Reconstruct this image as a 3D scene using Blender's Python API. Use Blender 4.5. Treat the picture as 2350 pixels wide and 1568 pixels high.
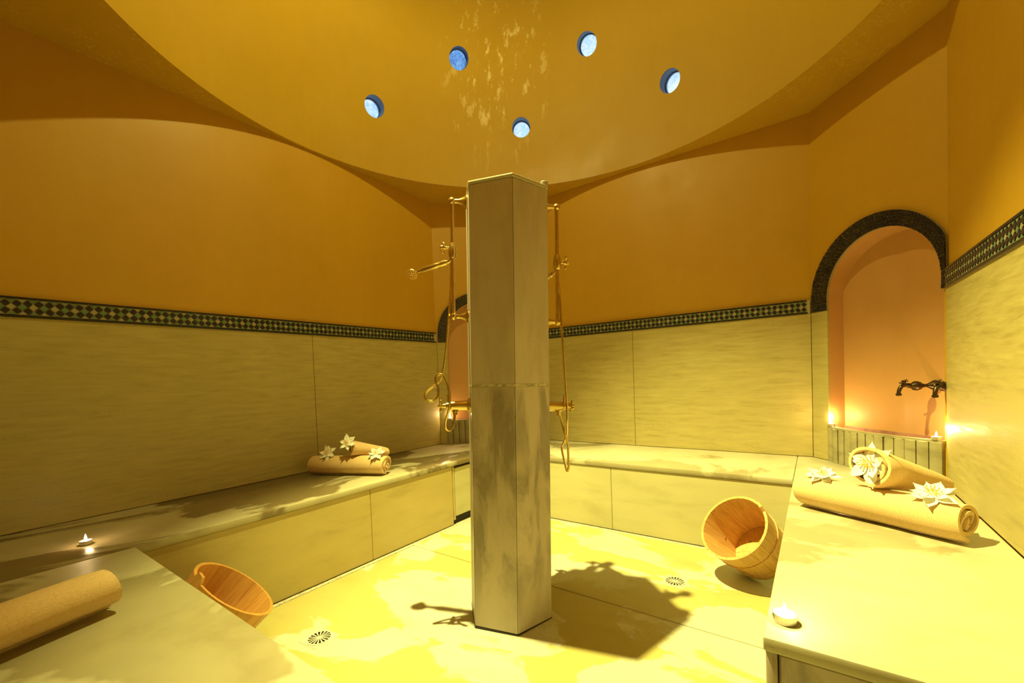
import bpy, bmesh, math, random
from mathutils import Vector, Matrix
random.seed(7)
SC = bpy.context.scene
for o in list(bpy.data.objects): bpy.data.objects.remove(o)
COL = SC.collection

# ------------------------------------------------------------------ camera
CAM = Vector((2.9065, -0.0789, 1.08))
cr = Vector((0.81401, 0.57968, -0.036767)); cd = Vector((-0.013548, -0.044333, -0.998925)); cf = Vector((-0.580687, 0.813637, -0.028234))
cam_d = bpy.data.cameras.new('camera'); cam = bpy.data.objects.new('camera', cam_d); COL.objects.link(cam)
M = Matrix(((cr.x, -cd.x, -cf.x, CAM.x), (cr.y, -cd.y, -cf.y, CAM.y), (cr.z, -cd.z, -cf.z, CAM.z), (0, 0, 0, 1)))
cam.matrix_world = M
cam_d.sensor_fit = 'HORIZONTAL'; cam_d.sensor_width = 36; cam_d.lens = 14.9724; cam_d.shift_y = 0.04621
cam_d.clip_start = 0.01
SC.camera = cam

# ------------------------------------------------------------------ world, lamp, exposure
W = bpy.data.worlds.new('world'); SC.world = W; W.use_nodes = True
bg = W.node_tree.nodes['Background']; bg.inputs[0].default_value = (0.45, 0.65, 1.0, 1); bg.inputs[1].default_value = 0.5
vs = SC.view_settings; vs.view_transform = 'Standard'; vs.look = 'None'; vs.gamma = 1.0; vs.use_curve_mapping = False
vs.exposure = 0.0
LAMP = Vector((1.48, 1.27, 3.85))
LAMP_COL = (1.0, 0.93, 0.29)
SPOT_W = 1600.0
SPOT_AIM = Vector((2.24, 1.87, 0.0))
SPILL_W = 80.0

# ------------------------------------------------------------------ numbers of the room
XR, YB, YF = 3.42, 3.405, -0.36
ZB, B1, B2, ZS = 0.467, 1.429, 1.519, 2.745
WL, BYF, BXR, NYB, RYE = 0.72, 2.664, 2.80, 0.398, 1.018     # bench lines
CA, CB = Vector((2.887, 3.405)), Vector((3.42, 2.814))         # right chamfer
DA, DB = Vector((0.0, 2.80)), Vector((0.55, 3.405))            # left chamfer
DC, DR = Vector((1.735, 1.63)), 1.725                          # dome circle

# ------------------------------------------------------------------ materials
def lin(c): return tuple(((v/12.92) if v <= 0.04045 else ((v+0.055)/1.055)**2.4) for v in c)
class NT:
    def __init__(s, name):
        s.m = bpy.data.materials.new(name); s.m.use_nodes = True; s.t = s.m.node_tree; s.n = s.t.nodes; s.b = s.n['Principled BSDF']
    def new(s, k, **kw):
        n = s.n.new(k)
        for a, v in kw.items(): setattr(n, a, v)
        return n
    def link(s, a, b): s.t.links.new(a, b)
    def pos(s, scale=(1, 1, 1), rot=(0, 0, 0), obj=False):
        mp = s.new('ShaderNodeMapping'); mp.inputs['Scale'].default_value = scale; mp.inputs['Rotation'].default_value = rot
        if obj:
            tc = s.new('ShaderNodeTexCoord'); s.link(tc.outputs['Object'], mp.inputs[0])
        else:
            g = s.new('ShaderNodeNewGeometry'); s.link(g.outputs['Position'], mp.inputs[0])
        return mp.outputs[0]
    def noise(s, vec, scale, detail=4, rough=0.55, dist=0.0):
        n = s.new('ShaderNodeTexNoise'); n.inputs['Scale'].default_value = scale; n.inputs['Detail'].default_value = detail
        n.inputs['Roughness'].default_value = rough; n.inputs['Distortion'].default_value = dist
        s.link(vec, n.inputs['Vector']); return n.outputs['Fac']
    def ramp(s, fac, stops):
        r = s.new('ShaderNodeValToRGB'); e = r.color_ramp.elements
        while len(e) < len(stops): e.new(0.5)
        for i, (p, c) in enumerate(stops):
            e[i].position = p; e[i].color = (c[0], c[1], c[2], 1) if isinstance(c, (tuple, list)) else (c, c, c, 1)
        s.link(fac, r.inputs[0]); return r.outputs[0]
    def mix(s, fac, a, b, mode='MIX'):
        m = s.new('ShaderNodeMix', data_type='RGBA', blend_type=mode)
        if hasattr(fac, 'is_linked'): s.link(fac, m.inputs[0])
        else: m.inputs[0].default_value = fac
        for i, v in ((6, a), (7, b)):
            if hasattr(v, 'is_linked'): s.link(v, m.inputs[i])
            else: m.inputs[i].default_value = (v[0], v[1], v[2], 1)
        return m.outputs[2]
    def math(s, op, a, b=None):
        m = s.new('ShaderNodeMath', operation=op)
        for i, v in ((0, a), (1, b)):
            if v is None: continue
            if hasattr(v, 'is_linked'): s.link(v, m.inputs[i])
            else: m.inputs[i].default_value = v
        return m.outputs[0]
    def bump(s, h, strength=0.2, dist=0.01):
        b = s.new('ShaderNodeBump'); b.inputs['Strength'].default_value = strength; b.inputs['Distance'].default_value = dist
        s.link(h, b.inputs['Height']); s.link(b.outputs[0], s.b.inputs['Normal'])
    def base(s, c):
        if hasattr(c, 'is_linked'): s.link(c, s.b.inputs['Base Color'])
        else: s.b.inputs['Base Color'].default_value = (c[0], c[1], c[2], 1)
    def rough(s, v):
        if hasattr(v, 'is_linked'): s.link(v, s.b.inputs['Roughness'])
        else: s.b.inputs['Roughness'].default_value = v
MATS = {}
def plaster(name, c1, c2, drops=False, streak=False):
    t = NT(name); p = t.pos()
    n1 = t.noise(p, 1.7, 5, 0.6); col = t.ramp(n1, [(0.3, c1), (0.7, c2)])
    pv = t.pos((9, 9, 1.0)); n2 = t.noise(pv, 2.2, 4, 0.6)
    col = t.mix(t.math('MULTIPLY', n2, 0.22), col, tuple(v*0.72 for v in c1))
    rg = t.ramp(t.noise(p, 3.0, 3), [(0.3, 0.42), (0.7, 0.6)])
    fine = t.noise(p, 60, 3); big = t.noise(p, 6, 3)
    h = t.math('ADD', t.math('MULTIPLY', fine, 0.15), big)
    if drops:
        v = t.new('ShaderNodeTexVoronoi'); v.inputs['Scale'].default_value = 42.0; t.link(p, v.inputs['Vector'])
        d = t.ramp(v.outputs['Distance'], [(0.12, 1.0), (0.36, 0.0)])
        msk = t.ramp(t.noise(p, 2.4, 2), [(0.42, 0.0), (0.6, 1.0)])
        dm = t.math('MULTIPLY', d, msk)
        h = t.math('ADD', h, t.math('MULTIPLY', dm, 0.9))
        rg = t.mix(dm, rg, (0.12, 0.12, 0.12)); col = t.mix(t.math('MULTIPLY', dm, 0.45), col, (0.78, 0.58, 0.14))  # drops lightened in colour to stand for the light they refract
    if streak:   # glossy reflection below the crown of the dome, painted as pale streaks
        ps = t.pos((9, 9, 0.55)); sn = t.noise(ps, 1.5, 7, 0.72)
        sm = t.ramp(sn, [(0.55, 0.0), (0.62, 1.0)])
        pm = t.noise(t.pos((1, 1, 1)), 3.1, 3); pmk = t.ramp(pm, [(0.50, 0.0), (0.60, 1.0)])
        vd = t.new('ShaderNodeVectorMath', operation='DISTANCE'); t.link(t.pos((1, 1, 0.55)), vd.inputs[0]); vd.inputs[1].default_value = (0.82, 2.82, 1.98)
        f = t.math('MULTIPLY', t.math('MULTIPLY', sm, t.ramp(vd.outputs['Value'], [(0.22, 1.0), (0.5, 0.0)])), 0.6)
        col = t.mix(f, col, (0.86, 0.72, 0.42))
    t.base(col); t.rough(rg); t.bump(h, 0.18, 0.004)
    MATS[name] = t.m
def stone(name, c1, c2, c3, stretch=(1, 1, 6), scale=3.2, pits=0.0, rough=(0.35, 0.6), wet=None, vstain=0.0):
    t = NT(name); p = t.pos(); ps = t.pos(stretch)
    n1 = t.noise(ps, scale, 7, 0.62, 0.35)
    col = t.ramp(n1, [(0.28, c3), (0.46, c1), (0.72, c2)])
    n2 = t.noise(p, 1.3, 4, 0.6)
    col = t.mix(t.ramp(n2, [(0.35, 0.35), (0.65, 0.0)]), col, c3)
    h = t.noise(ps, scale*4, 5)
    rg = t.ramp(n1, [(0.3, rough[0]), (0.7, rough[1])])
    if pits:
        v = t.new('ShaderNodeTexVoronoi'); v.inputs['Scale'].default_value = 90; t.link(t.pos((1, 1, 1.6)), v.inputs['Vector'])
        pm = t.ramp(t.noise(t.pos((1, 1, 5)), 1.9, 4), [(0.6, 0.0), (0.7, 1.0)])
        pf = t.math('MULTIPLY', t.ramp(v.outputs['Distance'], [(0.15, 1.0), (0.3, 0.0)]), pm)
        col = t.mix(t.math('MULTIPLY', pf, pits), col, tuple(v*0.3 for v in c3))
        h = t.math('SUBTRACT', h, t.math('MULTIPLY', pf, 0.8))
    if vstain:
        sv = t.noise(t.pos((5, 5, 1.3)), 1.6, 6, 0.6, 0.6)
        g = t.new('ShaderNodeNewGeometry'); sx = t.new('ShaderNodeSeparateXYZ'); t.link(g.outputs['Position'], sx.inputs[0])
        lowz = t.ramp(t.math('DIVIDE', sx.outputs[2], 2.0), [(0.06, 0.35), (0.16, 1.0), (0.505, 1.0), (0.53, 0.25)])
        f = t.math('MULTIPLY', t.ramp(sv, [(0.46, 0.0), (0.58, vstain)]), lowz)
        col = t.mix(f, col, tuple(v*0.55 for v in c3))
        rg = t.mix(f, rg, (0.22, 0.22, 0.22))
    if wet:
        wn = t.noise(t.pos(wet[1]), wet[0], 5, 0.55, 0.6); f = t.ramp(wn, [(wet[2], 0.0), (wet[2]+0.03, 1.0)])
        col = t.mix(f, col, t.mix(1.0, col, wet[3], 'MULTIPLY')); rg = t.mix(f, rg, (0.2, 0.2, 0.2))
    t.base(col); t.rough(rg); t.bump(h, 0.12, 0.004)
    MATS[name] = t.m
def simple(name, c, rough=0.5, metal=0.0, noise=None, bumps=None, emis=None, spec=0.5):
    t = NT(name)
    if noise:
        p = t.pos(noise[2] if len(noise) > 2 else (1, 1, 1), obj=True)
        t.base(t.ramp(t.noise(p, noise[0], 5), [(0.35, c), (0.68, noise[1])]))
    else: t.base(c)
    t.rough(rough); t.b.inputs['Metallic'].default_value = metal; t.b.inputs['Specular IOR Level'].default_value = spec
    if bumps: t.bump(t.noise(t.pos(obj=True), bumps[0], 3), bumps[1], bumps[2])
    if emis:
        t.b.inputs['Emission Color'].default_value = (*emis[0], 1); t.b.inputs['Emission Strength'].default_value = emis[1]
    MATS[name] = t.m

plaster('plaster_wall', (0.48, 0.262, 0.014), (0.53, 0.292, 0.017))
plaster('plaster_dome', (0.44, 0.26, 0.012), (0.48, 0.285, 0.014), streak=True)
plaster('plaster_soffit', (0.47, 0.28, 0.014), (0.52, 0.31, 0.018), drops=True)
plaster('plaster_niche', (0.50, 0.26, 0.085), (0.56, 0.30, 0.11))
stone('stone_dado', (0.42, 0.345, 0.13), (0.49, 0.40, 0.155), (0.345, 0.275, 0.095), (1.3, 1.3, 11), 4.2, pits=0.7)
stone('stone_top', (0.50, 0.46, 0.31), (0.56, 0.52, 0.36), (0.40, 0.35, 0.22), (1.5, 1.5, 1), 1.8, pits=0.3, wet=(1.3, (1, 1, 1), 0.56, (0.72, 0.68, 0.6)))
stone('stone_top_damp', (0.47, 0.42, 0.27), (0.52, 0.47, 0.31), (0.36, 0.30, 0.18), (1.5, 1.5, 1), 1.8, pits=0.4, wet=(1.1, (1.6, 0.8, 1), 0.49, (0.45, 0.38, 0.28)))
stone('stone_riser', (0.54, 0.50, 0.28), (0.60, 0.55, 0.31), (0.45, 0.40, 0.21), (1, 1, 4), 2.6, pits=0.2)
stone('stone_riser_bounce', (0.50, 0.40, 0.15), (0.56, 0.445, 0.17), (0.41, 0.315, 0.11), (1, 1, 4), 2.6, pits=0.2)  # riser stone with the orange indirect light at the left mixed into its colour
stone('stone_pillar', (0.52, 0.445, 0.38), (0.59, 0.505, 0.42), (0.43, 0.36, 0.29), (4, 4, 1), 2.2, pits=0.4, vstain=0.8)
stone('stone_floor', (0.55, 0.53, 0.42), (0.61, 0.585, 0.48), (0.49, 0.46, 0.33), (1.4, 3, 1), 1.6, rough=(0.22, 0.4), wet=(1.7, (1, 1.6, 1), 0.48, (0.86, 0.78, 0.36)))
stone('stone_basin', (0.34, 0.30, 0.17), (0.42, 0.37, 0.21), (0.20, 0.165, 0.09), (2, 2, 5), 3.0, pits=0.6)
simple('grout', (0.60, 0.55, 0.40), 0.85, noise=(55, (0.30, 0.26, 0.2)))
simple('drain_dark', (0.01, 0.008, 0.006), 0.9, spec=0.1)
simple('dark_gap', (0.035, 0.028, 0.02), 0.9)
simple('tile_dark', (0.012, 0.012, 0.022), 0.25, noise=(9, (0.03, 0.028, 0.03)))
simple('tile_green', (0.115, 0.19, 0.10), 0.3)
simple('tile_sage', (0.21, 0.25, 0.15), 0.3)
simple('tile_cream', (0.31, 0.27, 0.155), 0.35)
simple('tile_mortar', (0.36, 0.33, 0.22), 0.8)
simple('brass', (0.62, 0.44, 0.15), 0.24, 1.0, noise=(25, (0.72, 0.55, 0.22)))
simple('bronze_dark', (0.09, 0.06, 0.035), 0.35, 0.9)
simple('drain_metal', (0.66, 0.62, 0.52), 0.4, 0.25)
simple('steel', (0.62, 0.6, 0.55), 0.35, 0.9)
simple('towel', (0.72, 0.50, 0.25), 0.95, noise=(160, (0.80, 0.57, 0.30)), bumps=(420, 0.55, 0.004), spec=0.1)
simple('petal', (0.92, 0.90, 0.82), 0.6)
simple('stamen', (0.80, 0.48, 0.05), 0.6)
simple('wax', (0.9, 0.86, 0.75), 0.4)
simple('flame', (1.0, 0.8, 0.5), 0.5, emis=((1.0, 0.78, 0.42), 60.0))
simple('bulb', (1.0, 0.9, 0.7), 0.5, emis=((1.0, 0.85, 0.4), 8.0))
simple('basin_inside', (0.20, 0.085, 0.055), 0.4, noise=(12, (0.38, 0.2, 0.14)))
simple('tube_blue', (0.10, 0.16, 0.34), 0.5)  # tube lining coloured blue, standing in for daylight through the panes
simple('brown_paint', (0.05, 0.04, 0.03), 0.5)
def wood(name, c1, c2):
    t = NT(name); p = t.pos((14, 14, 1.3), obj=True); n = t.noise(p, 4.0, 6, 0.6, 0.8)
    col = t.ramp(n, [(0.3, c1), (0.62, c2)])
    oi = t.new('ShaderNodeObjectInfo'); col = t.mix(t.math('MULTIPLY', oi.outputs['Random'], 0.35), col, tuple(v*0.7 for v in c1))
    v = t.new('ShaderNodeTexVoronoi'); v.inputs['Scale'].default_value = 11.0; t.link(t.pos((1, 1, 0.8)), v.inputs['Vector'])
    col = t.mix(t.ramp(v.outputs['Distance'], [(0.05, 0.8), (0.1, 0.0)]), col, (0.16, 0.06, 0.015))
    t.base(col); t.rough(0.5); t.bump(n, 0.15, 0.002); MATS[name] = t.m
wood('wood_bucket', (0.56, 0.30, 0.09), (0.74, 0.46, 0.17))
wood('wood_bucket_orange', (0.48, 0.22, 0.05), (0.62, 0.32, 0.08))  # darker, more orange tone for the left bucket
def glass_light(name, c1, c2, st):
    t = NT(name); p = t.pos(); n = t.noise(p, 55, 3, 0.7); n2 = t.noise(p, 9, 2)
    f = t.math('ADD', t.math('MULTIPLY', n, 0.5), t.math('MULTIPLY', n2, 0.5))
    col = t.ramp(f, [(0.40, c1), (0.62, c2)]); t.base((0.05, 0.1, 0.2)); t.rough(0.3)
    t.link(col, t.b.inputs['Emission Color']); t.b.inputs['Emission Strength'].default_value = st; MATS[name] = t.m
glass_light('glass_bright', (0.33, 0.68, 1.0), (0.85, 0.97, 1.0), 1.0)
glass_light('glass_blue', (0.03, 0.17, 0.62), (0.25, 0.55, 1.0), 0.9)

# ------------------------------------------------------------------ mesh helpers
def link(name, me, mat=None, parent=None):
    o = bpy.data.objects.new(name, me); COL.objects.link(o)
    if mat and isinstance(me, bpy.types.Mesh) and not me.materials: me.materials.append(MATS[mat])
    if parent: o.parent = parent
    return o
def mesh(name, verts, faces, smooth=False):
    me = bpy.data.meshes.new(name); me.from_pydata([tuple(v) for v in verts], [], faces); me.update()
    bm = bmesh.new(); bm.from_mesh(me); bmesh.ops.recalc_face_normals(bm, faces=bm.faces); bm.to_mesh(me); bm.free()
    if smooth: shade(me)
    return me
def shade(me, ang=40):
    for p in me.polygons: p.use_smooth = True
    me.set_sharp_from_angle(angle=math.radians(ang))
def bmend(bm, name, smooth=True, ang=40):
    bmesh.ops.recalc_face_normals(bm, faces=bm.faces)
    me = bpy.data.meshes.new(name); bm.to_mesh(me); bm.free()
    if smooth: shade(me, ang)
    return me
def prism(name, pts, z0, z1, bevel=0.0, segs=2):
    """vertical prism over a plan polygon"""
    bm = bmesh.new(); b = [bm.verts.new((p[0], p[1], z0)) for p in pts]; t = [bm.verts.new((p[0], p[1], z1)) for p in pts]
    n = len(pts); bm.faces.new(b[::-1]); bm.faces.new(t)
    for i in range(n): bm.faces.new((b[i], b[(i+1) % n], t[(i+1) % n], t[i]))
    bmesh.ops.recalc_face_normals(bm, faces=bm.faces)
    if bevel: bmesh.ops.bevel(bm, geom=list(bm.edges), offset=bevel, segments=segs, affect='EDGES', profile=0.5)
    return bmend(bm, name, bool(bevel), 35)
def box(name, lo, hi, bevel=0.0, segs=2):
    return prism(name, [(lo[0], lo[1]), (hi[0], lo[1]), (hi[0], hi[1]), (lo[0], hi[1])], lo[2], hi[2], bevel, segs)
def frame_of(d):
    d = d.normalized(); a = Vector((0, 0, 1)) if abs(d.z) < 0.9 else Vector((1, 0, 0))
    x = d.cross(a).normalized(); return x, d.cross(x).normalized(), d
def lathe_bm(bm, prof, o, axis, n=16):
    """prof: list of (distance along axis, radius)"""
    x, y, d = frame_of(Vector(axis)); o = Vector(o); rings = []
    for t, r in prof:
        c = o+d*t
        if r < 1e-5: rings.append([bm.verts.new(c)])
        else: rings.append([bm.verts.new(c+(x*math.cos(2*math.pi*k/n)+y*math.sin(2*math.pi*k/n))*r) for k in range(n)])
    for a, b in zip(rings, rings[1:]):
        for k in range(n):
            k2 = (k+1) % n
            if len(a) == 1 and len(b) == 1: continue
            if len(a) == 1: bm.faces.new((a[0], b[k], b[k2]))
            elif len(b) == 1: bm.faces.new((a[k], b[0], a[k2]))
            else: bm.faces.new((a[k], b[k], b[k2], a[k2]))
    for rg in (rings[0], rings[-1]):
        if len(rg) > 1: bm.faces.new(rg)
def lathe(name, prof, o=(0, 0, 0), axis=(0, 0, 1), n=16, ang=40):
    bm = bmesh.new(); lathe_bm(bm, prof, o, axis, n); return bmend(bm, name, True, ang)
def ball_prof(r, c=0, n=8): return [(c-r*math.cos(math.pi*i/n), r*math.sin(math.pi*i/n)) for i in range(n+1)]
def catmull(pts, sub=8):
    P = [Vector(p) for p in pts]; P = [P[0]*2-P[1]]+P+[P[-1]*2-P[-2]]; out = []
    for i in range(1, len(P)-2):
        a, b, c, d = P[i-1:i+3]
        for k in range(sub):
            t = k/sub; out.append(0.5*((2*b)+(c-a)*t+(2*a-5*b+4*c-d)*t*t+(3*b-a-3*c+d)*t**3))
    out.append(P[-2]); return out
def tube_bm(bm, path, r, n=10, rib=0.0):
    path = [Vector(p) for p in path]; rings = []; x = None
    for i, p in enumerate(path):
        d = (path[min(i+1, len(path)-1)]-path[max(i-1, 0)]).normalized()
        if x is None: x = frame_of(d)[0]
        x = (x-d*x.dot(d)).normalized(); y = d.cross(x)
        rr = r(i/(len(path)-1)) if callable(r) else r
        if rib and i % 2: rr *= 1-rib
        rings.append([bm.verts.new(p+(x*math.cos(2*math.pi*k/n)+y*math.sin(2*math.pi*k/n))*rr) for k in range(n)])
    for a, b in zip(rings, rings[1:]):
        for k in range(n): bm.faces.new((a[k], a[(k+1) % n], b[(k+1) % n], b[k]))
    bm.faces.new(rings[0][::-1]); bm.faces.new(rings[-1])
def tube(name, path, r, n=10, rib=0.0):
    bm = bmesh.new(); tube_bm(bm, path, r, n, rib); return bmend(bm, name)
def thing(name, label, cat, loc=(0, 0, 0), rz=0.0, group=None):
    o = bpy.data.objects.new(name, None); COL.objects.link(o); o.location = loc; o.rotation_euler = (0, 0, rz)
    o.empty_display_size = 0.05; return tag(o, label, cat, group)
def tag(o, label, cat, group=None):
    o['label'] = label; o['category'] = cat
    if group: o['group'] = group
    return o
def struct(o, label=None):
    o['kind'] = 'structure'
    if label: o['label'] = label
    return o

# ------------------------------------------------------------------ ceiling: flat soffit with an inscribed dome
def inside_wall(p):      # distance along a ray from the dome centre to the room outline
    out = 9.0
    segs = [((0, YF), (0, DA.y)), (DA, DB), (DB, CA), (CA, CB), (CB, (XR, YF)), ((XR, YF), (0, YF))]
    for a, b in segs:
        ax, ay = a[0]-DC.x, a[1]-DC.y; ex, ey = b[0]-a[0], b[1]-a[1]
        den = p[0]*ey-p[1]*ex
        if abs(den) < 1e-9: continue
        t = (ax*ey-ay*ex)/den; s = (ax*p[1]-ay*p[0])/den
        if t > 0 and -1e-6 <= s <= 1+1e-6: out = min(out, t)
    return out
LOW = [78.7, 121.3, 163.8, 35.0, 214.0]; UPP = [99.6, 140.0, 57.0, 193.0]
def dome_pt(az, h, R=DR):    # h = height above the rim on the hemisphere of radius R
    r = math.sqrt(max(R*R-h*h, 0)); a = math.radians(az); return Vector((DC.x+r*math.cos(a), DC.y+r*math.sin(a), ZS+h))
HOLES = [(a, 0.475) for a in LOW]+[(a, 0.905) for a in UPP]
def dome():
    NA, NH = 128, 30; v = []; f = []
    def shell(R, flip):
        base = len(v)
        for j in range(NH):
            el = (math.pi/2)*j/NH
            for i in range(NA):
                a = 2*math.pi*i/NA; v.append((DC.x+R*math.cos(el)*math.cos(a), DC.y+R*math.cos(el)*math.sin(a), ZS+max(R*math.sin(el), 0.06 if R > DR else 0.0)))
        v.append((DC.x, DC.y, ZS+R)); top = len(v)-1
        for j in range(NH-1):
            for i in range(NA):
                q = [base+j*NA+i, base+j*NA+(i+1) % NA, base+(j+1)*NA+(i+1) % NA, base+(j+1)*NA+i]; f.append(q[::-1] if flip else q)
        for i in range(NA):
            q = [base+(NH-1)*NA+i, base+(NH-1)*NA+(i+1) % NA, top]; f.append(q[::-1] if flip else q)
        return base
    bi = shell(DR, True); bo = shell(DR+0.12, False)
    for i in range(NA): f.append([bi+i, bi+(i+1) % NA, bo+(i+1) % NA, bo+i])
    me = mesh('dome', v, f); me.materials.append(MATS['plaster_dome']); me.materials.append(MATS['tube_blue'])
    d = bpy.data.objects.new('dome', me); COL.objects.link(d)
    bm = bmesh.new()
    for az, h in HOLES:
        c = dome_pt(az, h); ax = (c-Vector((DC.x, DC.y, ZS)))
        ax = Vector((ax.x, ax.y, ax.z*0.8)).normalized()
        lathe_bm(bm, [(-0.12, 0.078), (0.25, 0.078)], c, ax, 28)
    cm = bmend(bm, 'cut', False); cm.materials.append(MATS['plaster_dome']); cm.materials.append(MATS['tube_blue'])
    for p in cm.polygons: p.material_index = 1
    cut = bpy.data.objects.new('cut', cm); COL.objects.link(cut)
    md = d.modifiers.new('b', 'BOOLEAN'); md.operation = 'DIFFERENCE'; md.solver = 'EXACT'; md.object = cut
    dg = bpy.context.evaluated_depsgraph_get(); dg.update()
    me2 = bpy.data.meshes.new_from_object(d.evaluated_get(dg)); d.modifiers.clear(); d.data = me2
    bpy.data.objects.remove(cut); shade(me2, 30)
    return d
def soffit():
    NA = 256; v = []; f = []
    for i in range(NA):
        a = 2*math.pi*i/NA; v.append((DC.x+DR*math.cos(a), DC.y+DR*math.sin(a), ZS))
    ang = [2*math.pi*i/NA for i in range(NA)]
    corners = [(0, YF), DA, DB, CA, CB, (XR, YF)]
    near = {}
    for c in corners:
        a = math.atan2(c[1]-DC.y, c[0]-DC.x) % (2*math.pi); near[int(round(a/(2*math.pi)*NA)) % NA] = (c[0]+0.05*math.cos(a), c[1]+0.05*math.sin(a))
    for i, a in enumerate(ang):
        dx, dy = math.cos(a), math.sin(a); t = max(inside_wall((dx, dy)), DR)+0.05
        p = near.get(i, (DC.x+dx*t, DC.y+dy*t)); v.append((p[0], p[1], ZS))
    for i in range(NA): f.append((i, (i+1) % NA, NA+(i+1) % NA, NA+i))
    me = bpy.data.meshes.new('soffit'); me.from_pydata(v, [], f); me.update()
    bm = bmesh.new(); bm.from_mesh(me)
    bmesh.ops.dissolve_degenerate(bm, dist=1e-5, edges=bm.edges)
    r = bmesh.ops.extrude_face_region(bm, geom=list(bm.faces))
    for e in r['geom']:
        if isinstance(e, bmesh.types.BMVert):
            e.co.z += 0.03; q = Vector((e.co.x-DC.x, e.co.y-DC.y, 0))
            if q.length < DR+0.11: e.co += q.normalized()*(DR+0.14-q.length)
    return bmend(bm, 'soffit', False)
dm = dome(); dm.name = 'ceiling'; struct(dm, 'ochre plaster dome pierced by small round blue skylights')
sf = link('soffit', soffit(), 'plaster_soffit', dm)
for k, (az, h) in enumerate(HOLES):
    c = dome_pt(az, h); ax = c-Vector((DC.x, DC.y, ZS)); ax = Vector((ax.x, ax.y, ax.z*0.8)).normalized()
    e = thing('window_%d' % (k+1), '', '', c); del e['category']; struct(e)
    e['label'] = ['small round skylight right of the upper pair in the dome', 'small round skylight low in the dome above the pillar', 'leftmost small round skylight in the dome', '', '',
                  'upper right small round skylight with pale glass in the dome', 'small round skylight with deep blue glass in the dome', '', ''][k] or 'small round blue skylight high in the dome out of view'
    link('pane', lathe('pane', [(0.105, 0.077), (0.113, 0.077)], (0, 0, 0), ax, 24), 'glass_blue' if k == 6 else 'glass_bright', e)
    bm = bmesh.new(); n = 28; x, y, d = frame_of(ax)
    rg = [[bm.verts.new(d*t+(x*math.cos(2*math.pi*i/n)+y*math.sin(2*math.pi*i/n))*r) for i in range(n)] for t, r in ((0.086, 0.0775), (0.086, 0.071), (0.104, 0.071), (0.104, 0.0775))]
    for a in range(4):
        for i in range(n): bm.faces.new((rg[a][i], rg[a][(i+1) % n], rg[(a+1) % 4][(i+1) % n], rg[(a+1) % 4][i]))
    link('pane_rim', bmend(bm, 'pane_rim'), 'tube_blue', e)

# ------------------------------------------------------------------ pieces laid on a wall: frame (origin, along, outward normal)
class Wall:
    def __init__(s, o, e):     # from plan point o to e, outward (into room) normal given by the room centre
        s.o = Vector((o[0], o[1])); d = Vector((e[0], e[1]))-s.o; s.w = d.length; s.t = d.normalized()
        n = Vector((-s.t.y, s.t.x)); c = Vector((1.7, 1.6))-s.o
        s.n = n if n.dot(c) > 0 else -n
    def p(s, u, z, d=0.0):
        q = s.o+s.t*u+s.n*d; return Vector((q.x, q.y, z))
    def box(s, name, u0, u1, z0, z1, d0, d1, bevel=0.0, segs=1):
        pts = [s.p(u0, 0, d0), s.p(u1, 0, d0), s.p(u1, 0, d1), s.p(u0, 0, d1)]
        return prism(name, [(q.x, q.y) for q in pts], z0, z1, bevel, segs)
WLt = Wall((0, YF), DA); WBk = Wall(DB, CA); WRt = Wall(CB, (XR, YF)); WFr = Wall((XR, YF), (0, YF)); WCL = Wall(DA, DB); WCR = Wall(CA, CB)
PL = -0.012   # plaster face lies 12 mm behind the stone face
def plain_wall(name, w, label):
    return struct(link(name, w.box(name, -0.02, w.w+0.02, -0.02, ZS+0.02, -0.16, PL), 'plaster_wall'), label)
w_left = plain_wall('wall_left', WLt, 'ochre plaster wall over a stone dado on the left')
w_back = plain_wall('wall_back', WBk, 'ochre plaster wall over a stone dado behind the pillar')
w_right = plain_wall('wall_right', WRt, 'ochre plaster wall over a stone dado at the right edge')
w_front = plain_wall('wall_front', WFr, 'ochre plaster wall behind the viewer')

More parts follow.
